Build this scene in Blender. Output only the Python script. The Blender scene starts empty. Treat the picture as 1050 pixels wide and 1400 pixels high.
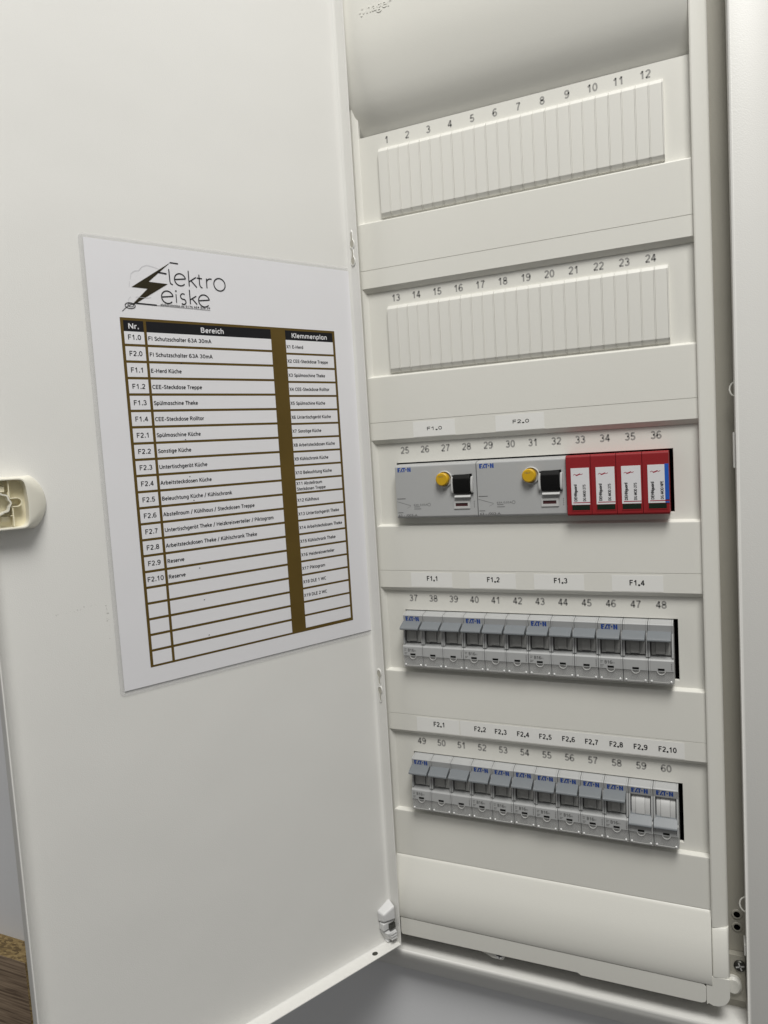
import bpy, bmesh, math, random
from mathutils import Vector, Matrix
random.seed(7)
S = 0.001                                   # everything below is measured in millimetres
scene = bpy.context.scene
COL = scene.collection

# ------------------------------------------------------------------ camera
cam = bpy.data.cameras.new('camera')
cam.sensor_fit = 'VERTICAL'; cam.sensor_height = 36.0
cam.lens = 999.97 / 1400 * 36.0
cam.clip_start = 0.01; cam.clip_end = 50
camo = bpy.data.objects.new('camera', cam); COL.objects.link(camo)
camo.location = (0.134995, -0.566551, -0.000269)
camo.rotation_euler = (math.radians(85.30088), math.radians(3.50115), math.radians(24.01255))
scene.camera = camo

# ------------------------------------------------------------------ light: a ceiling panel above and in front, dim room around
w = bpy.data.worlds.new('World'); scene.world = w; w.use_nodes = True
bg = w.node_tree.nodes['Background']
bg.inputs[1].default_value = 1.0                # pale ceiling above, dark floor below
_n = w.node_tree.nodes; _l = w.node_tree.links
_t = _n.new('ShaderNodeTexCoord'); _s = _n.new('ShaderNodeSeparateXYZ'); _r = _n.new('ShaderNodeValToRGB'); _m = _n.new('ShaderNodeMapRange')
_m.inputs[1].default_value = -1; _m.inputs[2].default_value = 1
_l.new(_t.outputs['Generated'], _s.inputs[0]); _l.new(_s.outputs['Z'], _m.inputs[0]); _l.new(_m.outputs[0], _r.inputs[0]); _l.new(_r.outputs[0], bg.inputs[0])
_r.color_ramp.elements[0].position = 0.35; _r.color_ramp.elements[0].color = (0.088, 0.087, 0.084, 1)
_r.color_ramp.elements[1].position = 0.75; _r.color_ramp.elements[1].color = (0.265, 0.263, 0.257, 1)
def ceiling_lamp(loc, target, size, power, col):
    l = bpy.data.lights.new('ceiling_lamp', 'AREA'); l.shape = 'RECTANGLE'
    l.size, l.size_y = size; l.energy = power; l.color = col
    o = bpy.data.objects.new('ceiling_lamp', l); COL.objects.link(o); o.location = loc
    o.rotation_euler = (Vector(target) - Vector(loc)).to_track_quat('-Z', 'Y').to_euler()
    return o
ceiling_lamp((0.44, -0.96, 1.56), (0.0, -0.1, 0.0), (0.70, 0.70), 34.0, (1.0, 0.988, 0.948))
scene.view_settings.view_transform = 'Standard'; scene.view_settings.look = 'None'
scene.view_settings.exposure = 0.0; scene.view_settings.gamma = 1.0
scene.view_settings.use_curve_mapping = False

# ------------------------------------------------------------------ materials
def lin(c):
    return tuple((v / 12.92 if v <= 0.04045 else ((v + 0.055) / 1.055) ** 2.4) for v in [x / 255 for x in c]) + (1,)
def mat(name, col, rough=0.5, var=0.04, nscale=60, bump=0.0, bscale=900, metal=0.0, coat=0.0, spec=0.5, alpha=1.0, dirt=None, wavy=0.0):
    m = bpy.data.materials.new(name); m.use_nodes = True
    nt = m.node_tree; N = nt.nodes; L = nt.links
    b = N['Principled BSDF']
    tc = N.new('ShaderNodeTexCoord')
    nz = N.new('ShaderNodeTexNoise'); nz.inputs['Scale'].default_value = nscale; nz.inputs['Detail'].default_value = 4
    L.new(tc.outputs['Object'], nz.inputs['Vector'])
    mx = N.new('ShaderNodeMix'); mx.data_type = 'RGBA'
    c = tuple(col[:3])
    mx.inputs[6].default_value = tuple(max(0, v * (1 - var)) for v in c) + (1,)
    mx.inputs[7].default_value = tuple(min(1, v * (1 + var)) for v in c) + (1,)
    L.new(nz.outputs['Fac'], mx.inputs[0])
    out = mx.outputs[2]
    if dirt:                                 # sparse faint specks and smudges of their own shape
        n2 = N.new('ShaderNodeTexNoise'); n2.inputs['Scale'].default_value = dirt[0]; n2.inputs['Detail'].default_value = 7
        n2.inputs['Roughness'].default_value = 0.75
        L.new(tc.outputs['Object'], n2.inputs['Vector'])
        rp = N.new('ShaderNodeValToRGB'); rp.color_ramp.elements[0].position = dirt[1]; rp.color_ramp.elements[1].position = dirt[1] + 0.06
        L.new(n2.outputs['Fac'], rp.inputs[0])
        mu = N.new('ShaderNodeMath'); mu.operation = 'MULTIPLY'; mu.inputs[1].default_value = dirt[2]
        L.new(rp.outputs[0], mu.inputs[0])
        m2 = N.new('ShaderNodeMix'); m2.data_type = 'RGBA'
        L.new(mu.outputs[0], m2.inputs[0]); L.new(out, m2.inputs[6]); m2.inputs[7].default_value = (0.2, 0.18, 0.14, 1)
        out = m2.outputs[2]
    L.new(out, b.inputs['Base Color'])
    rr = N.new('ShaderNodeMapRange'); rr.inputs[3].default_value = rough * 0.85; rr.inputs[4].default_value = min(1, rough * 1.15)
    L.new(nz.outputs['Fac'], rr.inputs[0]); L.new(rr.outputs[0], b.inputs['Roughness'])
    b.inputs['Metallic'].default_value = metal
    b.inputs['Specular IOR Level'].default_value = spec
    b.inputs['Coat Weight'].default_value = coat; b.inputs['Coat Roughness'].default_value = 0.12
    b.inputs['Alpha'].default_value = alpha
    if bump:
        nb = N.new('ShaderNodeTexNoise'); nb.inputs['Scale'].default_value = bscale; nb.inputs['Detail'].default_value = 3
        L.new(tc.outputs['Object'], nb.inputs['Vector'])
        bp = N.new('ShaderNodeBump'); bp.inputs['Strength'].default_value = bump; bp.inputs['Distance'].default_value = 0.0004
        L.new(nb.outputs['Fac'], bp.inputs['Height']); L.new(bp.outputs[0], b.inputs['Normal'])
        if wavy:                             # slow unevenness of the sheet metal
            nw = N.new('ShaderNodeTexNoise'); nw.inputs['Scale'].default_value = 7; nw.inputs['Detail'].default_value = 2
            L.new(tc.outputs['Object'], nw.inputs['Vector'])
            bw = N.new('ShaderNodeBump'); bw.inputs['Strength'].default_value = wavy; bw.inputs['Distance'].default_value = 0.004
            L.new(nw.outputs['Fac'], bw.inputs['Height']); L.new(bw.outputs[0], bp.inputs['Normal'])
    return m
M = {}
M['door'] = mat('white_powder_coat', (0.785, 0.778, 0.75), 0.40, 0.02, 5, 0.25, 1400, dirt=(38, 0.67, 0.10), wavy=0.5)
M['frame'] = mat('white_powder_coat_frame', (0.78, 0.772, 0.745), 0.40, 0.015, 8, 0.25, 1400)
M['plastic'] = mat('cream_white_plastic', (0.765, 0.755, 0.705), 0.38, 0.02, 9, 0.18, 1900, dirt=(70, 0.76, 0.25))
M['plastic2'] = mat('cream_white_plastic_blank', (0.755, 0.745, 0.70), 0.42, 0.03, 14, 0.18, 1900)
M['steel'] = mat('painted_steel_greige', (0.46, 0.44, 0.38), 0.45, 0.06, 25, 0.2, 900)
M['wall'] = mat('wall_paint', (0.78, 0.785, 0.805), 0.85, 0.02, 12, 0.2, 350)
M['numgrey'] = mat('printed_grey', (0.33, 0.325, 0.31), 0.6, 0.1, 300)
M['black'] = mat('black_plastic', (0.006, 0.006, 0.006), 0.6, 0.1, 60, spec=0.2)
M['pitch'] = mat('interior_shade', (0.004, 0.004, 0.004), 0.9, 0.1, 60, spec=0.0)
M['ink'] = mat('black_ink', (0.010, 0.010, 0.012), 0.6, 0.05, 60, spec=0.2)
M['blackgrey'] = mat('label_ink', (0.03, 0.03, 0.032), 0.6, 0.05, 60)
M['paper'] = mat('white_paper', (0.785, 0.78, 0.805), 0.5, 0.012, 8, 0.05, 900, coat=0.45, wavy=0.35)
M['brown'] = mat('brown_print', (0.105, 0.066, 0.012), 0.55, 0.18, 40, spec=0.25)
M['bolt'] = mat('dark_olive_print', (0.026, 0.020, 0.007), 0.55, 0.5, 90, spec=0.25)
M['pale'] = mat('pale_grey_print', (0.55, 0.55, 0.57), 0.5, 0.1, 90, coat=0.25)
M['sticker'] = mat('label_tape', (0.83, 0.825, 0.80), 0.40, 0.012, 20)
M['grey'] = mat('light_grey_housing', (0.435, 0.44, 0.44), 0.42, 0.02, 30, 0.2, 2200)
M['greyface'] = mat('light_grey_front', (0.56, 0.56, 0.555), 0.42, 0.02, 30, 0.2, 2200)
M['lever'] = mat('blue_grey_lever', (0.20, 0.215, 0.23), 0.38, 0.04, 30, 0.15, 2200)
M['hub'] = mat('dark_grey_hub', (0.36, 0.36, 0.35), 0.5, 0.05, 30)
M['hublight'] = mat('light_hub', (0.55, 0.55, 0.545), 0.45, 0.03, 30)
M['clear'] = mat('clear_smoke_cover', (0.55, 0.55, 0.54), 0.15, 0.03, 30, alpha=0.35)
M['rimclear'] = mat('clear_moulded_edge', (0.55, 0.55, 0.54), 0.2, 0.02, 30)
M['dot'] = mat('clear_stud', (0.85, 0.85, 0.85), 0.12, 0.02, 30)
M['blue'] = mat('brand_blue', (0.010, 0.065, 0.33), 0.5, 0.05, 60)
M['yellow'] = mat('yellow_button', (0.62, 0.37, 0.012), 0.38, 0.05, 60)
M['maroon'] = mat('dark_red_flag', (0.055, 0.012, 0.014), 0.5, 0.1, 60)
M['red'] = mat('red_plastic', (0.27, 0.007, 0.011), 0.55, 0.05, 40, 0.15, 2000)
M['redink'] = mat('red_ink', (0.36, 0.01, 0.035), 0.5, 0.05, 60)
M['bluestripe'] = mat('blue_stripe', (0.012, 0.10, 0.48), 0.45, 0.03, 60)
M['darkgreen'] = mat('dark_green_window', (0.008, 0.018, 0.009), 0.2, 0.4, 140)
M['white'] = mat('white_label', (0.74, 0.735, 0.75), 0.5, 0.02, 40)
M['tiny'] = mat('tiny_grey_print', (0.13, 0.13, 0.13), 0.6, 0.2, 400)
M['knob'] = mat('ivory_plastic', (0.78, 0.755, 0.66), 0.38, 0.02, 30, 0.1, 1500)
M['knobin'] = mat('ivory_plastic_lit_inside', (0.86, 0.80, 0.60), 0.42, 0.03, 30)  # lighter, yellower ivory: light coming through the shell put into the colour
M['hinge'] = mat('grey_white_hinge_plastic', (0.66, 0.66, 0.66), 0.4, 0.05, 60)
M['screw'] = mat('dark_screw_steel', (0.10, 0.10, 0.09), 0.35, 0.2, 200, metal=0.8)
# laminate film: mostly see-through, glossy
def film():
    m = bpy.data.materials.new('laminate_film'); m.use_nodes = True
    N = m.node_tree.nodes; L = m.node_tree.links; b = N['Principled BSDF']
    nz = N.new('ShaderNodeTexNoise'); nz.inputs['Scale'].default_value = 9
    rp = N.new('ShaderNodeMapRange'); rp.inputs[3].default_value = 0.10; rp.inputs[4].default_value = 0.22
    L.new(nz.outputs['Fac'], rp.inputs[0]); L.new(rp.outputs[0], b.inputs['Roughness'])
    b.inputs['Base Color'].default_value = (0.70, 0.70, 0.71, 1); b.inputs['Alpha'].default_value = 0.17
    return m
M['film'] = film()
# wood decor and chipboard
def wood():
    m = bpy.data.materials.new('brown_wood_decor'); m.use_nodes = True
    N = m.node_tree.nodes; L = m.node_tree.links; b = N['Principled BSDF']
    tc = N.new('ShaderNodeTexCoord'); mp = N.new('ShaderNodeMapping'); mp.inputs['Scale'].default_value = (9, 60, 260)
    mp.inputs['Rotation'].default_value = (0, math.radians(4), 0)
    nz = N.new('ShaderNodeTexNoise'); nz.inputs['Scale'].default_value = 1.6; nz.inputs['Detail'].default_value = 8; nz.inputs['Distortion'].default_value = 0.6
    rp = N.new('ShaderNodeValToRGB'); rp.color_ramp.elements[0].position = 0.35; rp.color_ramp.elements[1].position = 0.72
    rp.color_ramp.elements[0].color = (0.13, 0.088, 0.056, 1); rp.color_ramp.elements[1].color = (0.42, 0.31, 0.215, 1)
    L.new(tc.outputs['Object'], mp.inputs[0]); L.new(mp.outputs[0], nz.inputs['Vector']); L.new(nz.outputs['Fac'], rp.inputs[0]); L.new(rp.outputs[0], b.inputs['Base Color'])
    b.inputs['Roughness'].default_value = 0.6
    bp = N.new('ShaderNodeBump'); bp.inputs['Strength'].default_value = 0.3; bp.inputs['Distance'].default_value = 0.0005
    L.new(nz.outputs['Fac'], bp.inputs['Height']); L.new(bp.outputs[0], b.inputs['Normal'])
    return m
def chip():
    m = bpy.data.materials.new('raw_chipboard'); m.use_nodes = True
    N = m.node_tree.nodes; L = m.node_tree.links; b = N['Principled BSDF']
    tc = N.new('ShaderNodeTexCoord'); mp = N.new('ShaderNodeMapping'); mp.inputs['Scale'].default_value = (180, 420, 400)
    vo = N.new('ShaderNodeTexVoronoi'); vo.inputs['Scale'].default_value = 1.0
    rp = N.new('ShaderNodeValToRGB')
    rp.color_ramp.elements[0].color = (0.12, 0.08, 0.035, 1); rp.color_ramp.elements[1].color = (0.36, 0.26, 0.12, 1)
    e = rp.color_ramp.elements.new(0.5); e.color = (0.26, 0.18, 0.075, 1)
    L.new(tc.outputs['Object'], mp.inputs[0]); L.new(mp.outputs[0], vo.inputs['Vector'])
    sp = N.new('ShaderNodeSeparateColor'); L.new(vo.outputs['Color'], sp.inputs[0]); L.new(sp.outputs[0], rp.inputs[0]); L.new(rp.outputs[0], b.inputs['Base Color'])
    b.inputs['Roughness'].default_value = 0.9
    bp = N.new('ShaderNodeBump'); bp.inputs['Strength'].default_value = 0.8; bp.inputs['Distance'].default_value = 0.001
    L.new(vo.outputs['Distance'], bp.inputs['Height']); L.new(bp.outputs[0], b.inputs['Normal'])
    return m
M['wood'] = wood(); M['chip'] = chip()

# ------------------------------------------------------------------ mesh helpers (mm; the viewer is on the -y side)
def face(bm, vs):
    try: return bm.faces.new(vs)
    except ValueError: return None
def bx(bm, x0, x1, y0, y1, z0, z1):
    v = [bm.verts.new(p) for p in ((x0,y0,z0),(x1,y0,z0),(x1,y1,z0),(x0,y1,z0),(x0,y0,z1),(x1,y0,z1),(x1,y1,z1),(x0,y1,z1))]
    for f in ((0,3,2,1),(4,5,6,7),(0,1,5,4),(1,2,6,5),(2,3,7,6),(3,0,4,7)): face(bm, [v[i] for i in f])
def prism(bm, pts, a0, a1, axis):
    # closed outline pts extruded along an axis: 'x' pts=(y,z), 'z' pts=(x,y), 'y' pts=(x,z)
    def P(p, a): return (a, p[0], p[1]) if axis == 'x' else ((p[0], p[1], a) if axis == 'z' else (p[0], a, p[1]))
    A = [bm.verts.new(P(p, a0)) for p in pts]; B = [bm.verts.new(P(p, a1)) for p in pts]
    n = len(pts)
    face(bm, A); face(bm, B[::-1])
    for i in range(n): face(bm, [A[i], B[i], B[(i+1) % n], A[(i+1) % n]])
def loft(bm, loops, cap0=False, cap1=False, closed=True):
    R = [[bm.verts.new(p) for p in l] for l in loops]
    n = len(R[0])
    for a, b in zip(R, R[1:]):
        for i in range(n if closed else n - 1): face(bm, [a[i], a[(i+1) % n], b[(i+1) % n], b[i]])
    if cap0: face(bm, R[0][::-1])
    if cap1: face(bm, R[-1])
    return R
def rect(x0, x1, z0, z1, y): return [(x0,y,z0),(x1,y,z0),(x1,y,z1),(x0,y,z1)]
def circ(cx, cz, y, r, n=24, rz=None, a0=0): return [(cx + r*math.cos(a0+2*math.pi*i/n), y, cz + (rz or r)*math.sin(a0+2*math.pi*i/n)) for i in range(n)]
def disc(bm, cx, cz, y0, y1, r, n=24, rz=None, bev=0.0):
    # short round boss from y1 (back) to y0 (front)
    ls = [circ(cx, cz, y1, r, n, rz)]
    if bev: ls += [circ(cx, cz, y0 + bev, r, n, rz), circ(cx, cz, y0, r - bev, n, (rz - bev) if rz else None)]
    else: ls += [circ(cx, cz, y0, r, n, rz)]
    loft(bm, ls, True, True)
def flat(bm, pts, y): face(bm, [bm.verts.new((p[0], y, p[1])) for p in pts])
def quad(bm, x0, x1, z0, z1, y): flat(bm, [(x0,z0),(x1,z0),(x1,z1),(x0,z1)], y)
def ribbon(bm, pts, wd, y):
    # a flat pen stroke of width wd along pts (x,z)
    n = len(pts); L = []; R = []
    for i, p in enumerate(pts):
        a = pts[max(0, i-1)]; b = pts[min(n-1, i+1)]
        d = Vector((b[0]-a[0], b[1]-a[1])); d = d.normalized() if d.length > 0 else Vector((1, 0))
        nx, nz = -d.y * wd / 2, d.x * wd / 2
        L.append(bm.verts.new((p[0]+nx, y, p[1]+nz))); R.append(bm.verts.new((p[0]-nx, y, p[1]-nz)))
    for i in range(n-1): face(bm, [R[i], R[i+1], L[i+1], L[i]])
def arc(cx, cz, r, a0, a1, n=14, rz=None):
    return [(cx + r*math.cos(math.radians(a0+(a1-a0)*i/n)), cz + (rz or r)*math.sin(math.radians(a0+(a1-a0)*i/n))) for i in range(n+1)]
def tube(bm, pts, r, n=8):
    loops = []
    for i, p in enumerate(pts):
        a = Vector(pts[max(0, i-1)]); b = Vector(pts[min(len(pts)-1, i+1)]); d = (b-a).normalized()
        u = d.orthogonal().normalized() if i == 0 else (u - d*u.dot(d)).normalized()
        v = d.cross(u)
        loops.append([tuple(Vector(p) + r*(math.cos(2*math.pi*k/n)*u + math.sin(2*math.pi*k/n)*v)) for k in range(n)])
    loft(bm, loops, True, True)
_tc = bpy.data.curves.new('type', 'FONT'); _to = bpy.data.objects.new('type', _tc)
_glyph = {}
def glyphs(s, bold):
    k = (s, bold)
    if k not in _glyph:
        _tc.body = s; _tc.offset = bold; _tc.resolution_u = 3
        me = bpy.data.meshes.new_from_object(_to)
        _glyph[k] = ([(v.co.x, v.co.y) for v in me.vertices], [tuple(p.vertices) for p in me.polygons])
        bpy.data.meshes.remove(me)
    return _glyph[k]
def text(bm, s, x, z, cap, y, width=None, align='L', sx=0.84, bold=0.0, rot=0.0, fxx=None):
    # printed word: x start, z vertical centre of the capitals, cap = capital height
    V, F = glyphs(s, bold)
    k = cap / 0.682
    x0 = min(v[0] for v in V); x1 = max(v[0] for v in V)
    fx = fxx or ((width / (x1-x0)) if width else k*sx)
    off = {'L': x0, 'C': (x0+x1)/2, 'R': x1}[align]
    ca, sa = math.cos(rot), math.sin(rot)
    vs = []
    for a, b in V:
        u, t = (a-off)*fx, (b-0.341)*k
        vs.append(bm.verts.new((x + u*ca - t*sa, y, z + u*sa + t*ca)))
    for f in F: face(bm, [vs[i] for i in f])

def _el(cx, cz, rx, rz, a0=0, a1=360, n=20): return arc(cx, cz, rx, a0, a1, n, rz)
STROKE = {
 '0': (0.71, [_el(.30,.5,.235,.435)]),
 '1': (0.71, [[(.10,.70),(.24,.78),(.36,.95)], [(.36,1.0),(.36,0)]]),
 '2': (0.71, [_el(.30,.70,.225,.235,165,-35,14) + [(.30,.34),(.10,.12),(.06,.065)], [(.04,.065),(.55,.065)]]),
 '3': (0.71, [_el(.28,.725,.205,.21,155,-90,14), _el(.28,.285,.24,.225,90,-155,14)]),
 '4': (0.71, [[(.41,0),(.41,.97)], [(.40,.93),(.05,.31)], [(.0,.285),(.60,.285)]]),
 '5': (0.71, [[(.53,.935),(.15,.935)], [(.17,.97),(.10,.49)], _el(.29,.315,.24,.25,140,-155,16)]),
 '6': (0.71, [_el(.30,.30,.235,.24), _el(.34,.50,.28,.44,50,180,12) + [(.06,.30)]]),
 '7': (0.71, [[(.05,.935),(.55,.935)], [(.55,.96),(.38,.62),(.28,.32),(.23,0)]]),
 '8': (0.71, [_el(.30,.735,.20,.20), _el(.30,.285,.24,.225)]),
 '9': (0.71, [_el(.30,.70,.235,.24), _el(.26,.50,.28,.44,-130,0,12) + [(.54,.70)]]),
 'F': (0.70, [[(.11,0),(.11,1)], [(.11,.935),(.58,.935)], [(.11,.505),(.52,.505)]]),
 '.': (0.34, [[(.06,.06),(.22,.06)], [(.06,.12),(.22,.12)]]),
 '·': (0.46, [[(.04,-.02),(.32,-.02)], [(.01,.06),(.35,.06)], [(.04,.14),(.32,.14)]]),
}
def _b(cx=.26, r=.19): return _el(cx, .35, r, .31, 0, 360, 14)
_dots = [[(.13,.88),(.13,1.0)], [(.36,.88),(.36,1.0)]]
_arch = lambda x0, x1: [(x0,.40)] + _el((x0+x1)/2, .44, (x1-x0)/2, .22, 180, 0, 8) + [(x1,0)]
_s = [(.36,.60),(.28,.66),(.16,.65),(.09,.56),(.12,.44),(.24,.36),(.34,.27),(.36,.15),(.28,.05),(.15,.04),(.06,.11)]
STROKE.update({
 'a': (.62, [_b(.25), [(.45,.70),(.45,0)]]), 'b': (.62, [[(.08,0),(.08,1.04)], _b(.28)]), 'c': (.50, [_el(.26,.35,.19,.31,45,315,12)]),
 'd': (.62, [_b(.25), [(.45,1.04),(.45,0)]]), 'e': (.58, [[(.07,.36),(.44,.36)] + _el(.26,.35,.19,.31,5,315,14)]),
 'g': (.62, [_b(.25), [(.45,.70),(.45,-.08),(.38,-.22),(.22,-.25),(.10,-.2)]]), 'h': (.60, [[(.08,0),(.08,1.04)], _arch(.08,.43)]),
 'i': (.27, [[(.09,0),(.09,.70)], [(.09,.86),(.09,1.0)]]), 'k': (.54, [[(.08,0),(.08,1.04)], [(.42,.70),(.10,.32)], [(.18,.41),(.45,0)]]),
 'l': (.27, [[(.09,0),(.09,1.04)]]), 'm': (.90, [[(.08,0),(.08,.70)], _arch(.08,.40), _arch(.40,.72)]), 'n': (.60, [[(.08,0),(.08,.70)], _arch(.08,.43)]),
 'o': (.62, [_el(.28,.35,.21,.31)]), 'p': (.62, [[(.08,-.27),(.08,.70)], _b(.28)]), 'r': (.40, [[(.08,0),(.08,.70)], [(.08,.42),(.15,.58),(.25,.66),(.34,.65)]]),
 's': (.47, [_s]), 't': (.40, [[(.16,.92),(.16,.14),(.22,.05),(.34,.05)], [(.02,.66),(.34,.66)]]), 'u': (.60, [[(.43,.70),(.43,0)], [(.08,.70),(.08,.26)] + _el(.255,.26,.175,.22,180,360,8)]),
 'v': (.52, [[(.03,.70),(.24,.02),(.46,.70)]]), 'z': (.50, [[(.06,.65),(.42,.65),(.06,.06),(.44,.06)]]),
 'A': (.74, [[(.02,0),(.31,1),(.60,0)], [(.12,.33),(.50,.33)]]), 'B': (.70, [[(.10,0),(.10,1)], [(.10,.94),(.30,.94)] + _el(.32,.73,.18,.21,90,-90,8) + [(.10,.52)], [(.30,.52)] + _el(.34,.29,.20,.23,90,-90,8) + [(.10,.06)]]),
 'C': (.72, [_el(.38,.5,.31,.44,50,310,16)]), 'D': (.80, [[(.10,0),(.10,1)], [(.10,.94),(.28,.94)] + _el(.30,.5,.34,.44,90,-90,12) + [(.10,.06)]]),
 'E': (.66, [[(.10,0),(.10,1)], [(.10,.94),(.54,.94)], [(.10,.52),(.50,.52)], [(.10,.06),(.55,.06)]]), 'G': (.80, [_el(.38,.5,.31,.44,50,350,16) + [(.66,.46),(.42,.46)]]),
 'H': (.80, [[(.10,0),(.10,1)], [(.62,0),(.62,1)], [(.10,.52),(.62,.52)]]), 'I': (.30, [[(.11,0),(.11,1)]]), 'K': (.70, [[(.10,0),(.10,1)], [(.56,1),(.12,.42)], [(.24,.58),(.60,0)]]),
 'L': (.56, [[(.10,1),(.10,.06),(.50,.06)]]), 'M': (.96, [[(.10,0),(.10,1),(.44,.12),(.78,1),(.78,0)]]), 'N': (.82, [[(.10,0),(.10,1),(.64,0),(.64,1)]]), 'O': (.88, [_el(.40,.5,.34,.44)]),
 'P': (.68, [[(.10,0),(.10,1)], [(.10,.94),(.32,.94)] + _el(.34,.70,.20,.24,90,-90,8) + [(.10,.46)]]), 'R': (.72, [[(.10,0),(.10,1)], [(.10,.94),(.32,.94)] + _el(.34,.72,.20,.22,90,-90,8) + [(.10,.50)], [(.32,.48),(.58,0)]]),
 'S': (.64, [[(.52,.82),(.42,.93),(.26,.94),(.12,.84),(.11,.68),(.22,.56),(.40,.46),(.52,.34),(.52,.18),(.40,.06),(.24,.06),(.08,.16)]]),
 'T': (.62, [[(.28,0),(.28,.94)], [(.0,.94),(.56,.94)]]), 'U': (.80, [[(.10,1),(.10,.32)] + _el(.37,.32,.27,.26,180,360,10) + [(.64,1)]]), 'V': (.68, [[(.02,1),(.30,.02),(.58,1)]]),
 'W': (1.0, [[(.02,1),(.24,.02),(.46,.94),(.68,.02),(.90,1)]]), 'X': (.66, [[(.03,0),(.55,1)], [(.03,1),(.55,0)]]), 'Z': (.64, [[(.06,.94),(.52,.94),(.04,.06),(.54,.06)]]),
 '/': (.46, [[(.02,-.14),(.36,1.06)]]), '-': (.42, [[(.04,.38),(.34,.38)]]), ' ': (.30, []), ',': (.30, [[(.12,.08),(.06,-.14)]]),
})
STROKE['ü'] = (.60, STROKE['u'][1] + _dots); STROKE['ä'] = (.62, STROKE['a'][1] + _dots)
def natural(s): return sum(STROKE[c][0] for c in s) - 0.17
def strokes(bm, s, x, z, cap, y, wd=0.13, align='L', width=None, sx=1.0, rot=0.0, fxx=None):
    tot = natural(s)
    fx = fxx or ((width / tot) if width else cap*sx)
    u = -{'L': 0, 'C': tot/2, 'R': tot}[align] * fx
    ca, sa = math.cos(rot), math.sin(rot)
    for c in s:
        adv, ls = STROKE[c]
        for l in ls:
            q = [(u + p[0]*fx, (p[1]-0.5)*cap) for p in l]
            q = [(x + a*ca - t*sa, z + a*sa + t*ca) for a, t in q]
            run = [q[0]]                       # break the pen stroke at sharp corners
            for n_ in range(1, len(q)):
                run.append(q[n_])
                if n_ + 1 < len(q):
                    d0 = Vector((q[n_][0]-q[n_-1][0], q[n_][1]-q[n_-1][1])); d1 = Vector((q[n_+1][0]-q[n_][0], q[n_+1][1]-q[n_][1]))
                    if d0.length > 0 and d1.length > 0 and d0.angle(d1) > 0.9:
                        ribbon(bm, run, wd*cap, y); run = [q[n_]]
            ribbon(bm, run, wd*cap, y)
        u += adv*fx

def finish(bm, name, bevel=0.0, seg=2, sharp=35, recalc=True):
    if recalc: bmesh.ops.recalc_face_normals(bm, faces=bm.faces)
    if bevel:
        es = [e for e in bm.edges if len(e.link_faces) == 2 and e.calc_face_angle(0) > math.radians(28)]
        bmesh.ops.bevel(bm, geom=es, offset=bevel, segments=seg, profile=0.6, affect='EDGES', clamp_overlap=True)
    bmesh.ops.transform(bm, matrix=Matrix.Scale(S, 4), verts=bm.verts)
    me = bpy.data.meshes.new(name); bm.to_mesh(me); bm.free()
    me.polygons.foreach_set('use_smooth', [True]*len(me.polygons))
    me.set_sharp_from_angle(angle=math.radians(sharp))
    return me
WNAMES = ('slat', 'body', 'lever', 'toggle_hub', 'terminal_cover', 'cover_strip', 'side_rail', 'row_cover', 'door', 'latch_knob')
def obj(name, bm, m, parent=None, loc=(0,0,0), bevel=0.0, seg=2, sharp=35, recalc=True, label=None, wn=False):
    me = bm if isinstance(bm, bpy.types.Mesh) else finish(bm, name, bevel, seg, sharp, recalc)
    if not me.materials: me.materials.append(M[m])
    o = bpy.data.objects.new(name, me); COL.objects.link(o)
    o.location = tuple(c*S for c in loc)
    if parent: o.parent = parent
    if bevel or wn or len(me.polygons) and me.name.split('.')[0] in WNAMES:
        md = o.modifiers.new('weighted_normals', 'WEIGHTED_NORMAL'); md.weight = 100; md.keep_sharp = True
    if label: o['label'] = label
    return o
def thing(name, label, cat, loc=(0,0,0), rz=0, group=None):
    o = bpy.data.objects.new(name, None); COL.objects.link(o); o.empty_display_size = 0.02
    o.location = tuple(c*S for c in loc); o.rotation_euler = (0, 0, rz)
    o['label'] = label; o['category'] = cat
    if group: o['group'] = group
    return o
def new(): return bmesh.new()

# ------------------------------------------------------------------ the wall
WALL = 10.0
b = new()
loft(b, [rect(-1800,1300,-1300,1300,WALL), rect(-142,158,-445,452,WALL), rect(-142,158,-445,452,60)])
wl = obj('wall', b, 'wall', recalc=False); wl['kind'] = 'structure'; wl['label'] = 'cool white painted room wall behind the cabinet'

# ------------------------------------------------------------------ the distribution board
BZ = -461
board = thing('distribution_board', 'white wall-recessed electrical distribution board with its door swung open to the left', 'fuse box', (0,0,BZ))
def part(name, bm, m, **k): return obj(name, bm, m, board, loc=(0,0,-BZ), **k)
def sub(name, bm, m, parent, **k): return obj(name, bm, m, parent, **k)

b = new()                                      # steel box in the wall with its folded front flange
loft(b, [rect(-150,166,-452,455,12), rect(-121,125,-445,450,12)])
loft(b, [rect(-121,125,-445,450,12), rect(-121,125,-445,450,85)], cap1=True)
box_part = part('enclosure_box', b, 'steel')
b = new(); quad(b, -120, 124, -440, 440, 14.5); sub('shade_backing', b, 'pitch', box_part)  # added near-black sheet, stands in for the shade inside the box

FY = -14.0
def grow(g, y, gs=None):
    gs = g if gs is None else gs
    return rect(-134-gs, 150+gs, -437.5-g, 444+g, y)
b = new()
loft(b, [grow(0,14), grow(0,FY+2.2), grow(0.4,FY+0.9), grow(1.2,FY+0.15), grow(2.4,FY), grow(5,FY+1.1,38), grow(12,FY+4.6,40), grow(20,FY+9.2,42), grow(26.0,FY+13.2,44), grow(27.6,FY+14.8,45), grow(28.2,FY+17,45.5), grow(28.2,WALL,45.5)])
rim = part('trim_frame', b, 'frame', sharp=60)

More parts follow.
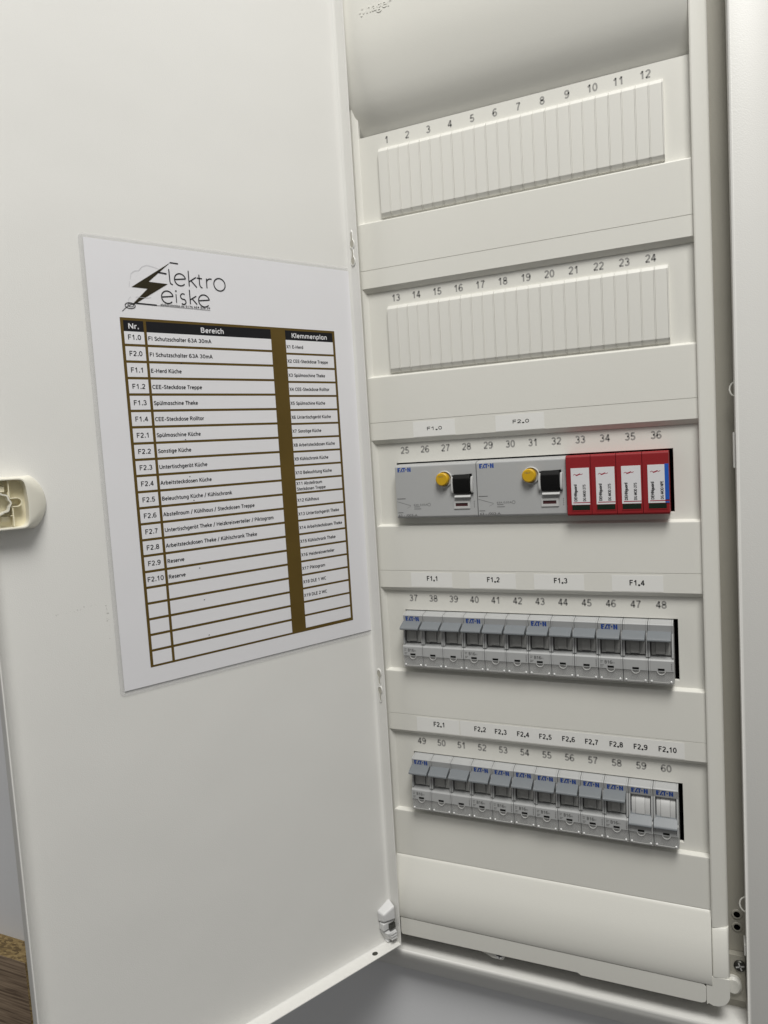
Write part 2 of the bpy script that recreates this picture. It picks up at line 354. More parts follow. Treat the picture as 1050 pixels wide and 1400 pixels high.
ROWZ = [250, 125, 0, -125, -250]
XL, XR = -122.8, 127.0
covers = []
for r, zr in enumerate(ROWZ):
    b = new()
    zt, zb = zr + 6.0, zr - 61.6
    o0, i0 = (XL, XR, zb, zt), (-106.4, 109.7, zr-56.2, zr-10.4)
    loft(b, [rect(*o0, 3), rect(*o0, 0), rect(i0[0]-0.3, i0[1]+0.3, i0[2]-0.3, i0[3]+0.3, 0), rect(*i0, 0.3), rect(*i0, 3)])
    cv = part('row_cover', b, 'plastic', recalc=False, sharp=50)
    covers.append(cv)
    b = new()
    for k in range(12): strokes(b, str(12*r+k+1), (k-5.5)*17.9, zr, 5.5, -0.06, 0.215, 'C')
    sub('module_numbers', b, 'numgrey', cv, recalc=False)
for r in range(4):                             # raised strips between the rows
    zt = ROWZ[r] - 63.3; zn = ROWZ[r+1]; zb = zn + 9.3
    g = zn + 24.2
    p = [(3, zt+1.7), (0, zt+1.7), (-3.3, zt+0.35), (-3.9, zt), (-4.2, zt-0.8), (-4.2, g+0.22), (-3.7, g+0.12), (-3.7, g-0.12), (-4.2, g-0.22), (-4.2, zb+0.5), (-3.9, zb), (-1.2, zb-2.6), (0, zb-3.2), (3, zb-3.2)]
    b = new(); prism(b, p, -126.4, 127.0, 'x')
    part('cover_strip', b, 'plastic', sharp=28)
b = new()                                      # lower plain strip and domed cover
prism(b, [(3,-311.8),(0,-311.8),(-3.3,-313.1),(-3.9,-313.4),(-4.2,-314.2),(-4.2,-353.2),(3,-353.2)], -126.4, 127.0, 'x')
part('cover_strip', b, 'plastic', sharp=28)
b = new()
dome = [(2,-353.3),(-3.2,-353.4),(-4.2,-353.9),(-5.2,-356),(-7.2,-361),(-9.5,-367),(-11.7,-373),(-13.4,-379),(-14.6,-385),(-15.4,-391),(-15.7,-396),(-15.6,-400),(-15.2,-403.5),(-14.7,-405.2),(-13.4,-405.5),(2,-405.5)]
prism(b, dome, -127.0, 126.9, 'x')
dm = part('lower_dome_cover', b, 'plastic', sharp=40)
b = new()                                      # skirt under the dome, a step in its lower edge
sk = [(-122.6,-405.9),(-122.6,-420.2),(-121.2,-421.6),(29,-420.2),(31.6,-421.8),(119,-421.2),(121.8,-420.2),(122.6,-418),(122.6,-408.4),(120.8,-405.9)]
prism(b, sk, -14.3, 3.0, 'y')
skirt = part('lower_skirt', b, 'plastic', bevel=0.5)
b = new()
prism(b, [(-54,-420.4),(-50,-423.2),(-41,-426.4)] + arc(-35.0,-422.2,4.6,265,355,8) + [(-30.2,-420.4)], -11.6, -6, 'y')
tab = sub('latch_tab', b, 'plastic', skirt, bevel=0.4)
b = new(); disc(b, -35.2, -422.6, -12.6, -11.4, 3.0, 20, bev=0.3); sub('screw_boss', b, 'hinge', skirt)
b = new(); bx(b, -37.4, -33.0, -12.9, -12.4, -422.9, -422.3); bx(b, -35.5, -34.9, -12.95, -12.45, -424.6, -420.9); sub('screw_slot', b, 'black', skirt)

b = new()                                      # upper domed cover, runs on above the picture
up = [(12,255.6),(9.0,255.8),(7.4,257.2),(5.8,260.4),(3.6,264.2),(0.8,269),(-2.2,274.4),(-5.0,281),(-7.4,289),(-9.6,299),(-11.4,308.5),(-12.8,318),(-13.7,329),(-14.1,342),(-14.3,365),(-14.2,400),(-12,422),(-6,432),(12,434)]
prism(b, up, -127.0, 126.9, 'x')
udome = part('upper_dome_cover', b, 'plastic', sharp=40)
b = new()                                      # moulded maker's mark, raised 0.5 mm
_b2 = new()
text(_b2, 'hager', -103.0, 344.8, 6.4, 0, width=21.5, bold=0.012)
for x, z in ((-108.6,343.3),(-106.6,345.8),(-105.6,342.6),(-107.5,340.9)): disc(_b2, x, z, 0, 0.2, 0.8, 10)
ext = bmesh.ops.extrude_face_region(_b2, geom=_b2.faces[:])
for v in [g for g in ext['geom'] if isinstance(g, bmesh.types.BMVert)]: v.co.y -= 0.22
for v in _b2.verts: v.co.y += -14.22
sub('moulded_maker_mark', _b2, 'plastic', udome)
b.free()

# side rails
b = new()
pr = [(-122.8,3),(-122.8,0),(-124.2,-0.9),(-125.6,-3.2),(-126.4,-3.9),(-127.4,-3.7),(-127.9,-2.2),(-129.0,-2.0),(-129.5,-4.2),(-130.2,-4.8),(-133.2,-4.8),(-133.4,3)]
prism(b, pr, -409, 434, 'z'); part('side_rail', b, 'plastic', sharp=30)
b = new()
pr = [(127.0,3),(127.05,-6.2),(127.5,-7.2),(128.4,-7.6),(133,-6.2),(136.8,-4.2),(138.2,-2.6),(138.6,-0.5),(138.6,3)]
prism(b, pr, -364.5, 434, 'z'); rr = part('side_rail', b, 'plastic', sharp=40)
b = new()                                      # lower end of the right rail: flatter face, rounded foot
def rl(z, o): return [(x, y - (o if y < 2 else 0), z) for x, y in [(127.0,3),(127.05,-6.0),(127.5,-6.9),(128.4,-7.2),(136.2,-6.4),(137.8,-5.4),(138.6,-3.6),(138.6,3)]]
loft(b, [rl(-364.5,-0.6), rl(-366.5,1.0), rl(-372,3.2), rl(-379,5.2), rl(-387,6.7), rl(-394,7.3), rl(-398.5,7.4)], True, True)
foot = [(122.7,-398.6),(138.6,-398.6),(138.6,-409)] + arc(128.6,-411,10,0,-80,10,rz=10.5) + [(127.2,-421.6),(124.2,-420.4),(122.7,-421.5)]
prism(b, foot, -14.2, 3, 'y')
sub('rail_foot', b, 'plastic', rr, bevel=0.5, sharp=40)

# things seen in the slot between right rail and trim frame
b = new()
disc(b, 144.6, -363.2, 11.2, 12.5, 2.2, 20, rz=1.9); disc(b, 144.5, -373.2, 11.2, 12.5, 2.2, 20, rz=1.9)
sub('flange_hole_shade', b, 'pitch', box_part)  # solid near-black discs, painted shade in place of open holes
for z in (-363.2, -373.2):
    b = new(); loft(b, [circ(144.6,z,11.9,4.0), circ(144.6,z,11.4,3.6), circ(144.6,z,11.3,2.6), circ(144.6,z,11.6,2.2)]); sub('punched_collar', b, 'steel', box_part, sharp=60)
b = new(); bx(b, 138, 149.6, 6.0, 11.5, -428, -392); br = sub('corner_bracket', b, 'steel', box_part, bevel=0.6)
b = new(); disc(b, 145.9, -399.6, 4.4, 6.2, 4.3, 28, bev=0.8); sc = sub('bracket_screw', b, 'screw', box_part)
b = new()
for a in (0.35, 0.35+math.pi/2):
    d = Vector((math.cos(a), math.sin(a))); n = Vector((-d.y, d.x))
    prism(b, [(145.9+s*3.0*d.x+t*0.45*n.x, -399.6+s*3.0*d.y+t*0.45*n.y) for s, t in ((-1,-1),(1,-1),(1,1),(-1,1))], 4.1, 4.7, 'y')
sub('screw_cross', b, 'hinge', box_part)
b = new(); disc(b, 141.0, -414.5, 1.5, 6.5, 5.8, 28, rz=6.8, bev=1.6); sub('plastic_cap', b, 'plastic', box_part)
for z, x in ((28.0, 152.2), (-345.0, 151.4)):
    b = new(); tube(b, [(x + 5.0*math.cos(t), -3 + 1.0*math.sin(t), z + 5.4*math.sin(t)) for t in [math.radians(60+24*i) for i in range(11)]], 0.55)
    part('wire_loop', b, 'plastic')
for z0, z1 in ((-26, -1.5), (-381.5, -373.5)):
    b = new(); bx(b, 148.6, 149.95, -8, 4, z0, z1); part('frame_clip', b, 'frame', bevel=0.4)

# ------------------------------------------------------------------ the door (its own frame: x runs from the free edge to the hinge)
DA = 1.0936888
ORG = (-227.63, -203.72, 0.0)
D0, D1, DZ0, DZ1 = -74.0, 211.0, -426.0, 426.0
LIP = 12.0
b = new()
def drect(g, y): return rect(D0+g, D1-g, DZ0+g, DZ1-g, y)
# outside skin, folded lip all round, inside skin
loft(b, [drect(0,1.6), drect(-0.6,0.9), drect(-0.8,0), drect(-0.8,-LIP+0.3), drect(-0.5,-LIP), drect(0.1,-LIP), drect(0.3,-LIP+0.3), drect(0.35,-3.4), drect(0.8,-1.8), drect(1.8,-0.7), drect(3.6,-0.12), drect(5.5,0)], cap0=True, cap1=True)
door = obj('door', b, 'door', board, loc=(ORG[0], ORG[1], -BZ), sharp=60)
door.rotation_euler = (0, 0, DA)
# keyhole slots on the hinge lip: bright rim and grey pocket
def keyhole(z, up):
    s = 1 if up else -1
    pts = [(-1.1, 2.2)] + [(2.6*math.cos(t), -2.8 + 3.3*math.sin(t)) for t in [math.radians(115+31*i) for i in range(11)]] + [(1.1, 2.2), (0.9, 6.0), (0, 6.9), (-0.9, 6.0)]
    # outline in (y', z'): y' along lip depth
    def L(k, x): return [(x, -6.0 + k*p[0], z + s*k*p[1]) for p in pts]
    bb = new(); loft(bb, [L(1.22, D1+0.36-0.75), L(1.18, D1-0.75), L(1.0, D1-0.95), L(0.96, D1-0.5)], sharp if False else False)
    kh = sub('keyhole_rim', bb, 'door', door, sharp=60)
    bb = new(); R = L(0.97, D1-0.72); f = face(bb, [bb.verts.new(p) for p in R]); sub('keyhole_slot', bb, 'steel', kh, recalc=False)
for z, u in ((171.0, True), (157.5, True), (-189.5, False), (-204.0, False)): keyhole(z, u)
b = new()                                      # flat dark disc painting the shade of a round hole in the bottom lip
loft(b, [[(187.0 + 2.6*math.cos(t), -6.2 + 2.3*math.sin(t), DZ0+0.42) for t in [2*math.pi*i/20 for i in range(20)]]], cap0=True)
sub('lip_hole_shade', b, 'screw', door, recalc=False)
# hinge bracket in the bottom hinge corner
b = new()
loft(b, [[(196,-0.1,-394),(209.6,-0.1,-388),(209.6,-0.1,-405),(196.5,-0.1,-404)], [(198,-7,-396.5),(209.6,-8.5,-392),(209.6,-8.5,-404),(198.5,-7,-403)]], True, True)
bx(b, 197.5, 209.5, -6.5, -0.1, -411.5, -404.5)
loft(b, [[(197,-0.1,-412),(209.6,-0.1,-412),(209.6,-0.1,-422),(203,-0.1,-423)], [(200,-8,-413.5),(209.6,-9.5,-413),(209.6,-9.5,-421.5),(204.5,-8,-421)]], True, True)
hg = sub('hinge_bracket', b, 'hinge', door, bevel=1.5, seg=3)
b = new(); bx(b, 203, 208.5, -9.2, -6.0, -410.4, -406.2); sub('hinge_pocket', b, 'screw', hg)
b = new()
for k in range(3): bx(b, 203.5, 209.4, -9.9, -9.2, -415.2-2.4*k, -414.2-2.4*k)
sub('hinge_rib', b, 'hinge', hg)
b = new(); disc(b, 204, -423.6, -3.8, -0.1, 1.4, 12, bev=0.3); sub('hinge_pin', b, 'dot', hg)

# back of the turning latch: half-round ivory shell, open towards the viewer
kx, kz = -62.0, -17.6
def korl(R, hz, y, cx=0, n=40, pw=None):
    # circle of radius R cut flat at |z| = hz
    out = []
    for i in range(n):
        t = 2*math.pi*i/n; x, z = R*math.cos(t), R*math.sin(t)
        if abs(z) > hz:
            z = math.copysign(hz, z)
        out.append((kx + cx + x, y, kz + z))
    return out
def krim(W, H, y, n=48, e=0.24, cx=0.0):
    # nearly rectangular opening with bowed sides
    out = []
    for i in range(n):
        t = 2*math.pi*i/n; c, q = math.cos(t), math.sin(t)
        x = W*math.copysign(abs(c)**e, c); z = H*math.copysign(abs(q)**e, q)
        x *= 1 + 0.10*(1-(z/H)**2) - 0.02*(z/H)
        out.append((kx+cx+x, y, kz+z))
    return out
def kmix(f, y):
    A = korl(20.6, 16.2, 0, cx=4.2, n=48); B = krim(11.9, 15.0, 0)
    return [(a[0]*(1-f)+b_[0]*f, y, a[2]*(1-f)+b_[2]*f) for a, b_ in zip(A, B)]
b = new()
loft(b, [kmix(0,0.0), kmix(0.02,-1.2), kmix(0.16,-3.4), kmix(0.40,-6.2), kmix(0.68,-8.6), kmix(0.90,-10.0), kmix(1.0,-10.6), krim(11.35,14.4,-10.6), krim(11.2,14.2,-10.2), krim(10.9,13.9,-3.2)])
kn = sub('latch_knob', b, 'knob', door, sharp=40)
b = new(); face(b, [b.verts.new(p) for p in krim(10.95,13.95,-3.4)]); sub('latch_floor', b, 'knobin', kn, recalc=False)
b = new()
def kring(cx, cz, r, wd, y0, y1, n=32, scal=0.0, a0=0, a1=360):
    ang = [math.radians(a0 + (a1-a0)*i/n) for i in range(n + (0 if a1-a0 == 360 else 1))]
    rr_ = [r*(1 + scal*math.cos(8*t)) for t in ang]
    def lp(rad, y): return [(cx + (q+rad)*math.cos(t), y, cz + (q+rad)*math.sin(t)) for q, t in zip(rr_, ang)]
    loft(b, [lp(wd,y1), lp(wd,y0), lp(0,y0), lp(0,y1)], closed=(a1-a0 == 360))
kring(kx-3.4, kz+0.6, 5.6, 0.9, -10.0, -3.0, scal=0.07)
sub('latch_socket', b, 'knob', kn, sharp=50)
b = new()
kring(kx+6.6, kz+0.8, 2.3, 0.5, -8.6, -2.0, n=14, a0=-90, a1=90)
bx(b, kx+2.6, kx+6.6, -8.6, -2, kz+3.1, kz+3.6); bx(b, kx+2.6, kx+6.6, -8.6, -2, kz-2.0, kz-1.5)
bx(b, kx+2.4, kx+2.9, -8.8, -2, kz+3.8, kz+13.6); bx(b, kx+2.0, kx+2.5, -8.8, -2, kz+4.6, kz+7.0)
bx(b, kx+3.6, kx+4.2, -8.8, -2, kz-13.6, kz-2.4); bx(b, kx+2.4, kx+3.6, -8, -2, kz-7.4, kz-6.8)
bx(b, kx-9, kx+0.5, -7.2, -2, kz+7.4, kz+10.6); bx(b, kx-6.4, kx-5.0, -10.3, -2, kz+9.4, kz+13.6)
bx(b, kx-2.2, kx+2.0, -6, -2, kz-10.4, kz-7.4)
sub('latch_rib', b, 'knobin', kn)

M['scuff'] = mat('grey_scuff', (0.52, 0.51, 0.48), 0.6, 0.12, 300)
def blob(bm, x, z, r, y):
    n = 7; flat(bm, [(x + r*random.uniform(.4,1)*math.cos(-2*math.pi*i/n)*random.uniform(.5,1.2), z + r*random.uniform(.4,1)*math.sin(2*math.pi*i/n)) for i in range(n)], y)
b = new()
for i in range(16): blob(b, -6.3 + random.gauss(0,.7), random.choice((-92,-96,-100,-108)) + random.gauss(0,1.8), random.uniform(.2,.7), -0.03)
for i in range(14):
    x = -40 + 2.0*i + random.gauss(0,.8); blob(b, x, -90.5 + 0.12*i + random.gauss(0,.7), random.uniform(.2,.55), -0.03)
for i in range(10): blob(b, random.uniform(-60,200), random.uniform(-400,340), random.uniform(.15,.3), -0.03)
sc_ = sub('scuff_marks', b, 'scuff', door, recalc=False); sc_['kind'] = 'stuff'
b = new()
for r in range(5):
    for i in range(3): blob(b, random.choice((random.uniform(-120,-108), random.uniform(112,126), random.uniform(-100,100))), ROWZ[r] + random.uniform(-4,8), random.uniform(.12,.28), -0.05)
for r in range(4):
    for i in range(4): blob(b, random.uniform(-120,124), ROWZ[r] - random.uniform(68,98), random.uniform(.12,.3), -4.25)
sc_ = part('dust_specks', b, 'scuff', recalc=False); sc_['kind'] = 'stuff'

# ------------------------------------------------------------------ the laminated circuit schedule on the door
sheet = thing('circuit_schedule', 'laminated sheet listing circuits in a brown ruled table, stuck inside the open door', 'sign', (ORG[0]+0.35*math.sin(DA), ORG[1]-0.35*math.cos(DA), -152.6), DA)
SZ = 152.6
def spart(name, bm, m, parent=sheet, **k): return obj(name, bm, m, parent, loc=(0,0,SZ) if parent is sheet else (0,0,0), **k)
def rr_rect(x0, x1, z0, z1, r, n=5):
    return arc(x1-r,z1-r,r,0,90,n) + arc(x0+r,z1-r,r,90,180,n) + arc(x0+r,z0+r,r,180,270,n) + arc(x1-r,z0+r,r,270,360,n)
PT = 147.6; PB = -149.4
def wav(s, z):                                 # the sheet bows very slightly off the door
    return -0.55 - 0.5*math.sin(math.pi*(s+3)/216)*(0.6+0.4*math.cos((z+20)/70.0))
b = new(); prism(b, rr_rect(-3.0, 210.6, PB-3.2, PT+2.6, 3.2), -0.32, -0.05, 'y')
spart('laminate_pouch', b, 'film')
b = new()
bx(b, 0, 208.8, -0.52, -0.34, PB, PT)
ps = spart('paper_sheet', b, 'paper')
Y1, Y2, Y3 = -0.60, -0.68, -0.76
b = new(); quad(b, 18.9, 190.7, -137.4, 98.6, Y1); spart('table_rules', b, 'brown', recalc=False)
for x0, x1 in ((20.9,34.4),(36.3,132.0),(144.7,188.5)):
    b = new(); quad(b, x0, x1, 89.6, 96.8, Y2); spart('header_cell', b, 'ink', recalc=False)
left = ['FI Schutzschalter 63A 30mA','FI Schutzschalter 63A 30mA','E-Herd Küche','CEE-Steckdose Treppe','Spülmaschine Theke','CEE-Steckdose Rolltor','Spülmaschine Küche','Sonstige Küche','Untertischgerät Küche','Arbeitsteckdosen Küche','Beleuchtung Küche / Kühlschrank','Abstellraum / Kühlhaus / Steckdosen Treppe','Untertischgerät Theke / Heizkreisverteiler / Piktogram','Arbeitsteckdosen Theke / Kühlschrank Theke','Reserve','Reserve']
nrs = ['F1.0','F2.0','F1.1','F1.2','F1.3','F1.4','F2.1','F2.2','F2.3','F2.4','F2.5','F2.6','F2.7','F2.8','F2.9','F2.10']
right = ['X1 E-Herd','X2 CEE-Steckdose Treppe','X3 Spülmaschine Theke','X4 CEE-Steckdose Rolltor','X5 Spülmschine Küche','X6 Untertischgerät Küche','X7 Sonstige Küche','X8 Arbeitsteckdosen Küche','X9 Kühlschrank Küche','X10 Beleuchtung Küche',None,'X12 Kühlhaus','X13 Untertischgerät Theke','X14 Arbeitsteckdosen Theke','X15 Kühlschrank Theke','X16 Heizkreisverteiler','X17 Piktogram','X18 DLE 1 WC','X19 DLE 2 WC']
cells = new(); txt = new()
FXL = 85.6 / natural(left[12]); FXR = 38.5 / natural(right[7])
for k in range(21):
    zt = 89.6 if k == 0 else 80.6 - 10.87*(k-1) - 0.85
    zb = 80.6 - 10.87*k + 0.85
    for x0, x1 in ((20.9,34.4),(36.3,132.0)):
        c = new(); quad(c, x0, x1, zb, zt, Y2); spart('table_cell', c, 'paper', recalc=False)
    zc = (zt+zb)/2 if k else 85.9
    if k < 16:
        strokes(txt, nrs[k], 27.5, zc, 3.3, Y3, 0.165, 'C', width=(8.6 if len(nrs[k]) == 4 else 11.2))
        w_ = {0:44.2, 1:44.2}.get(k)
        strokes(txt, left[k], 36.9, zc-0.3, 2.65, Y3, 0.19, fxx=FXL)
    zt2 = 89.6 if k == 0 else 79.2 - 10.74*(k-1) - 0.8
    zb2 = 79.2 - 10.74*k + 0.8
    c = new(); quad(c, 144.7, 188.5, zb2, zt2, Y2); spart('table_cell', c, 'paper', recalc=False)
    zc = (zt2+zb2)/2 if k else 84.7
    if k == 10:
        strokes(txt, 'X11 Abstellraum', 145.3, zc+2.1, 2.4, Y3, 0.185, fxx=FXR); strokes(txt, 'Steckdosen Treppe', 145.3, zc-2.2, 2.4, Y3, 0.185, fxx=FXR)
    elif k < 19:
        strokes(txt, right[k], 145.2, zc-0.2, 2.45, Y3, 0.185, fxx=FXR)
cells.free()
spart('printed_entries', txt, 'ink', recalc=False)
b = new()
b.free()
for s_, x, w_ in (('Nr.', 27.4, 6.9), ('Bereich', 84.1, 17.4), ('Klemmenplan', 166.4, 32.4)):
    b = new(); strokes(b, s_, x, 93.2, 3.5, Y3, 0.19, 'C', width=w_); spart('header_lettering', b, 'paper', recalc=False)
# the electrician's logo
b = new()
flat(b, [(57.1,137.9),(28.6,118.9),(39.5,118.7),(29.2,108.6),(28.0,107.2),(29.8,107.8),(54.0,123.1),(40.6,123.4)], Y2)
spart('logo_bolt', b, 'bolt', recalc=False)
b = new(); W = 0.72
def st(p, wd=W, y=Y3): ribbon(b, p, wd, y)
st([(56.6,137.8),(62.6,137.6)]); st([(47.5,130.4),(53.7,129.9)], 0.9); st([(30.0,108.5),(45.0,108.2)], 0.8)
st([(21.0,102.6),(24.2,105.6),(28.2,107.8)], 0.35); st(arc(26.6,106.6,3.4,20,380,24,rz=1.9), 0.45); st(arc(27.0,106.9,2.0,20,380,20,rz=1.0), 0.35)
st([(44.8,108.0),(84.0,107.5)], 0.25)
def e_(cx, cz, r): st([(cx-r*0.9,cz-0.1),(cx+r*0.98,cz+0.9)] + arc(cx,cz,r,15,318,22))
st([(55.5,133.3),(55.7,125.0),(56.1,123.6),(57.6,123.0)])
e_(63.2,126.9,4.1)
st([(69.6,133.6),(69.6,123.0)]); st([(75.0,129.6),(69.8,126.2)]); st([(71.2,127.0),(75.2,122.7)])
st([(77.4,131.7),(77.5,124.6),(78.2,123.3),(79.4,122.8)]); st([(75.6,129.3),(79.6,129.1)])
st([(82.9,129.6),(82.9,122.8)]); st([(82.9,126.4)] + arc(85.9,126.6,3.0,165,70,8))
st(arc(92.8,126.2,4.4,0,360,28))
e_(53.0,114.2,4.2)
st([(59.3,116.8),(59.3,110.9)], 0.6); st(arc(59.4,118.9,0.35,0,360,8), 0.5)
st(arc(64.4,115.6,1.9,50,270,10) + arc(64.4,112.0,1.8,90,-140,10))
st([(69.4,120.6),(69.4,110.8)]); st([(74.2,116.6),(69.6,113.9)]); st([(71.0,114.6),(74.4,110.9)])
e_(79.9,113.8,4.2)
text(b, 'elektroleiske.de 0176 624 526 39', 47.6, 108.95, 1.25, Y3, width=36.4, bold=0.012)
spart('logo_lettering', b, 'ink', recalc=False)
b = new()
ribbon(b, [(28.2,124.0),(28.9,127.6),(31.3,129.6),(34.4,130.2),(36.6,132.8),(40.2,134.3),(44.4,133.7),(48.3,132.6)], 0.22, Y3)
ribbon(b, [(27.6,122.5),(27.0,119.0)], 0.18, Y3); ribbon(b, [(27.4,112.6),(25.6,110.4),(26.0,108.6)], 0.18, Y3); ribbon(b, [(30.8,112.6),(38,112.4),(41.5,113.2)], 0.22, Y3)
spart('logo_cloud', b, 'pale', recalc=False)
b = new()
for x, z in ((58.6,69.2),(60.2,42.8),(57.0,16.5),(57.9,-9.5),(59.5,-26.4),(59.6,-74.8),(61.2,-98.0),(62.6,-124.0)): quad(b, x, x+0.9, z, z+0.55, Y3-0.05)
spart('printed_speck', b, 'ink', recalc=False)

# ------------------------------------------------------------------ blanking strips in the two upper rows
def blank(r, label):
    zr = ROWZ[r]
    t = thing('blanking_strip', label, 'blank cover', (0,0,zr-60.4), group='blanking strips over the empty rows')
    b = new(); bx(b, -105.2, 110.2, -1.2, 2.2, 0.6, 53.4); obj('backing', b, 'plastic2', t)
    return t
_slat = None
for r, lab in ((0, 'upper ribbed cream blanking strip, in the topmost row just below the top dome'), (1, 'lower ribbed cream blanking strip, in the second row above the safety switches')):
    t = blank(r, lab)
    for k in range(24):
        if _slat is None:
            def sp_(f): return [(1,54.0),(-1.6,54.0),(f+0.2,51.6),(f,51.0),(f,3.4),(f+0.3,2.8),(-1.4,0),(1,0)]
            b = new(); prism(b, sp_(-3.3), 0.0, 8.2, 'x'); prism(b, sp_(-3.95), 8.2, 8.96, 'x')
            _slat = finish(b, 'slat', 0.28, 2); _slat.materials.append(M['plastic2'])
        o = obj('slat', _slat, 'plastic2', t, loc=(-105.4 + 8.98*k + random.uniform(-.03,.03), random.uniform(-.05,.05), 0))

# ------------------------------------------------------------------ brand lettering shared by the devices (blue E A T dot N)
def brand(bm, x, z, wd, h, y):
    k = wd/11.0; v = h/3.2
    def P(pts): flat(bm, [(x+p[0]*k, z+p[1]*v) for p in pts], y)
    P([(0,-1.6),(1.1,-1.6),(1.1,1.6),(0,1.6)]); P([(1.1,0.85),(2.5,0.85),(2.2,1.6),(1.1,1.6)]); P([(1.1,-0.35),(2.0,-0.35),(1.75,0.35),(1.1,0.35)]); P([(1.1,-1.6),(1.7,-1.6),(1.4,-0.9),(1.1,-0.9)])
    P([(2.1,-1.6),(3.0,-1.6),(4.4,1.0),(4.6,1.6),(3.8,1.6)]); P([(3.6,-1.6),(4.4,-1.6),(4.4,-0.8),(3.6,-0.8)])
    P([(4.0,0.9),(6.6,0.9),(6.6,1.6),(4.6,1.6)]); P([(4.9,-1.6),(5.8,-1.6),(5.8,0.9),(4.9,0.9)])
    P([(7.1+0.55*math.cos(math.radians(30*i)), 0.05+0.55*math.sin(math.radians(30*i))) for i in range(12)])
    P([(8.2,-1.6),(9.2,-1.6),(9.2,1.6),(8.2,1.6)]); P([(9.2,0.4),(9.2,1.6),(9.9,-0.4),(9.9,-1.6)]); P([(9.9,-1.6),(10.9,-1.6),(10.9,1.6),(9.9,1.6)])

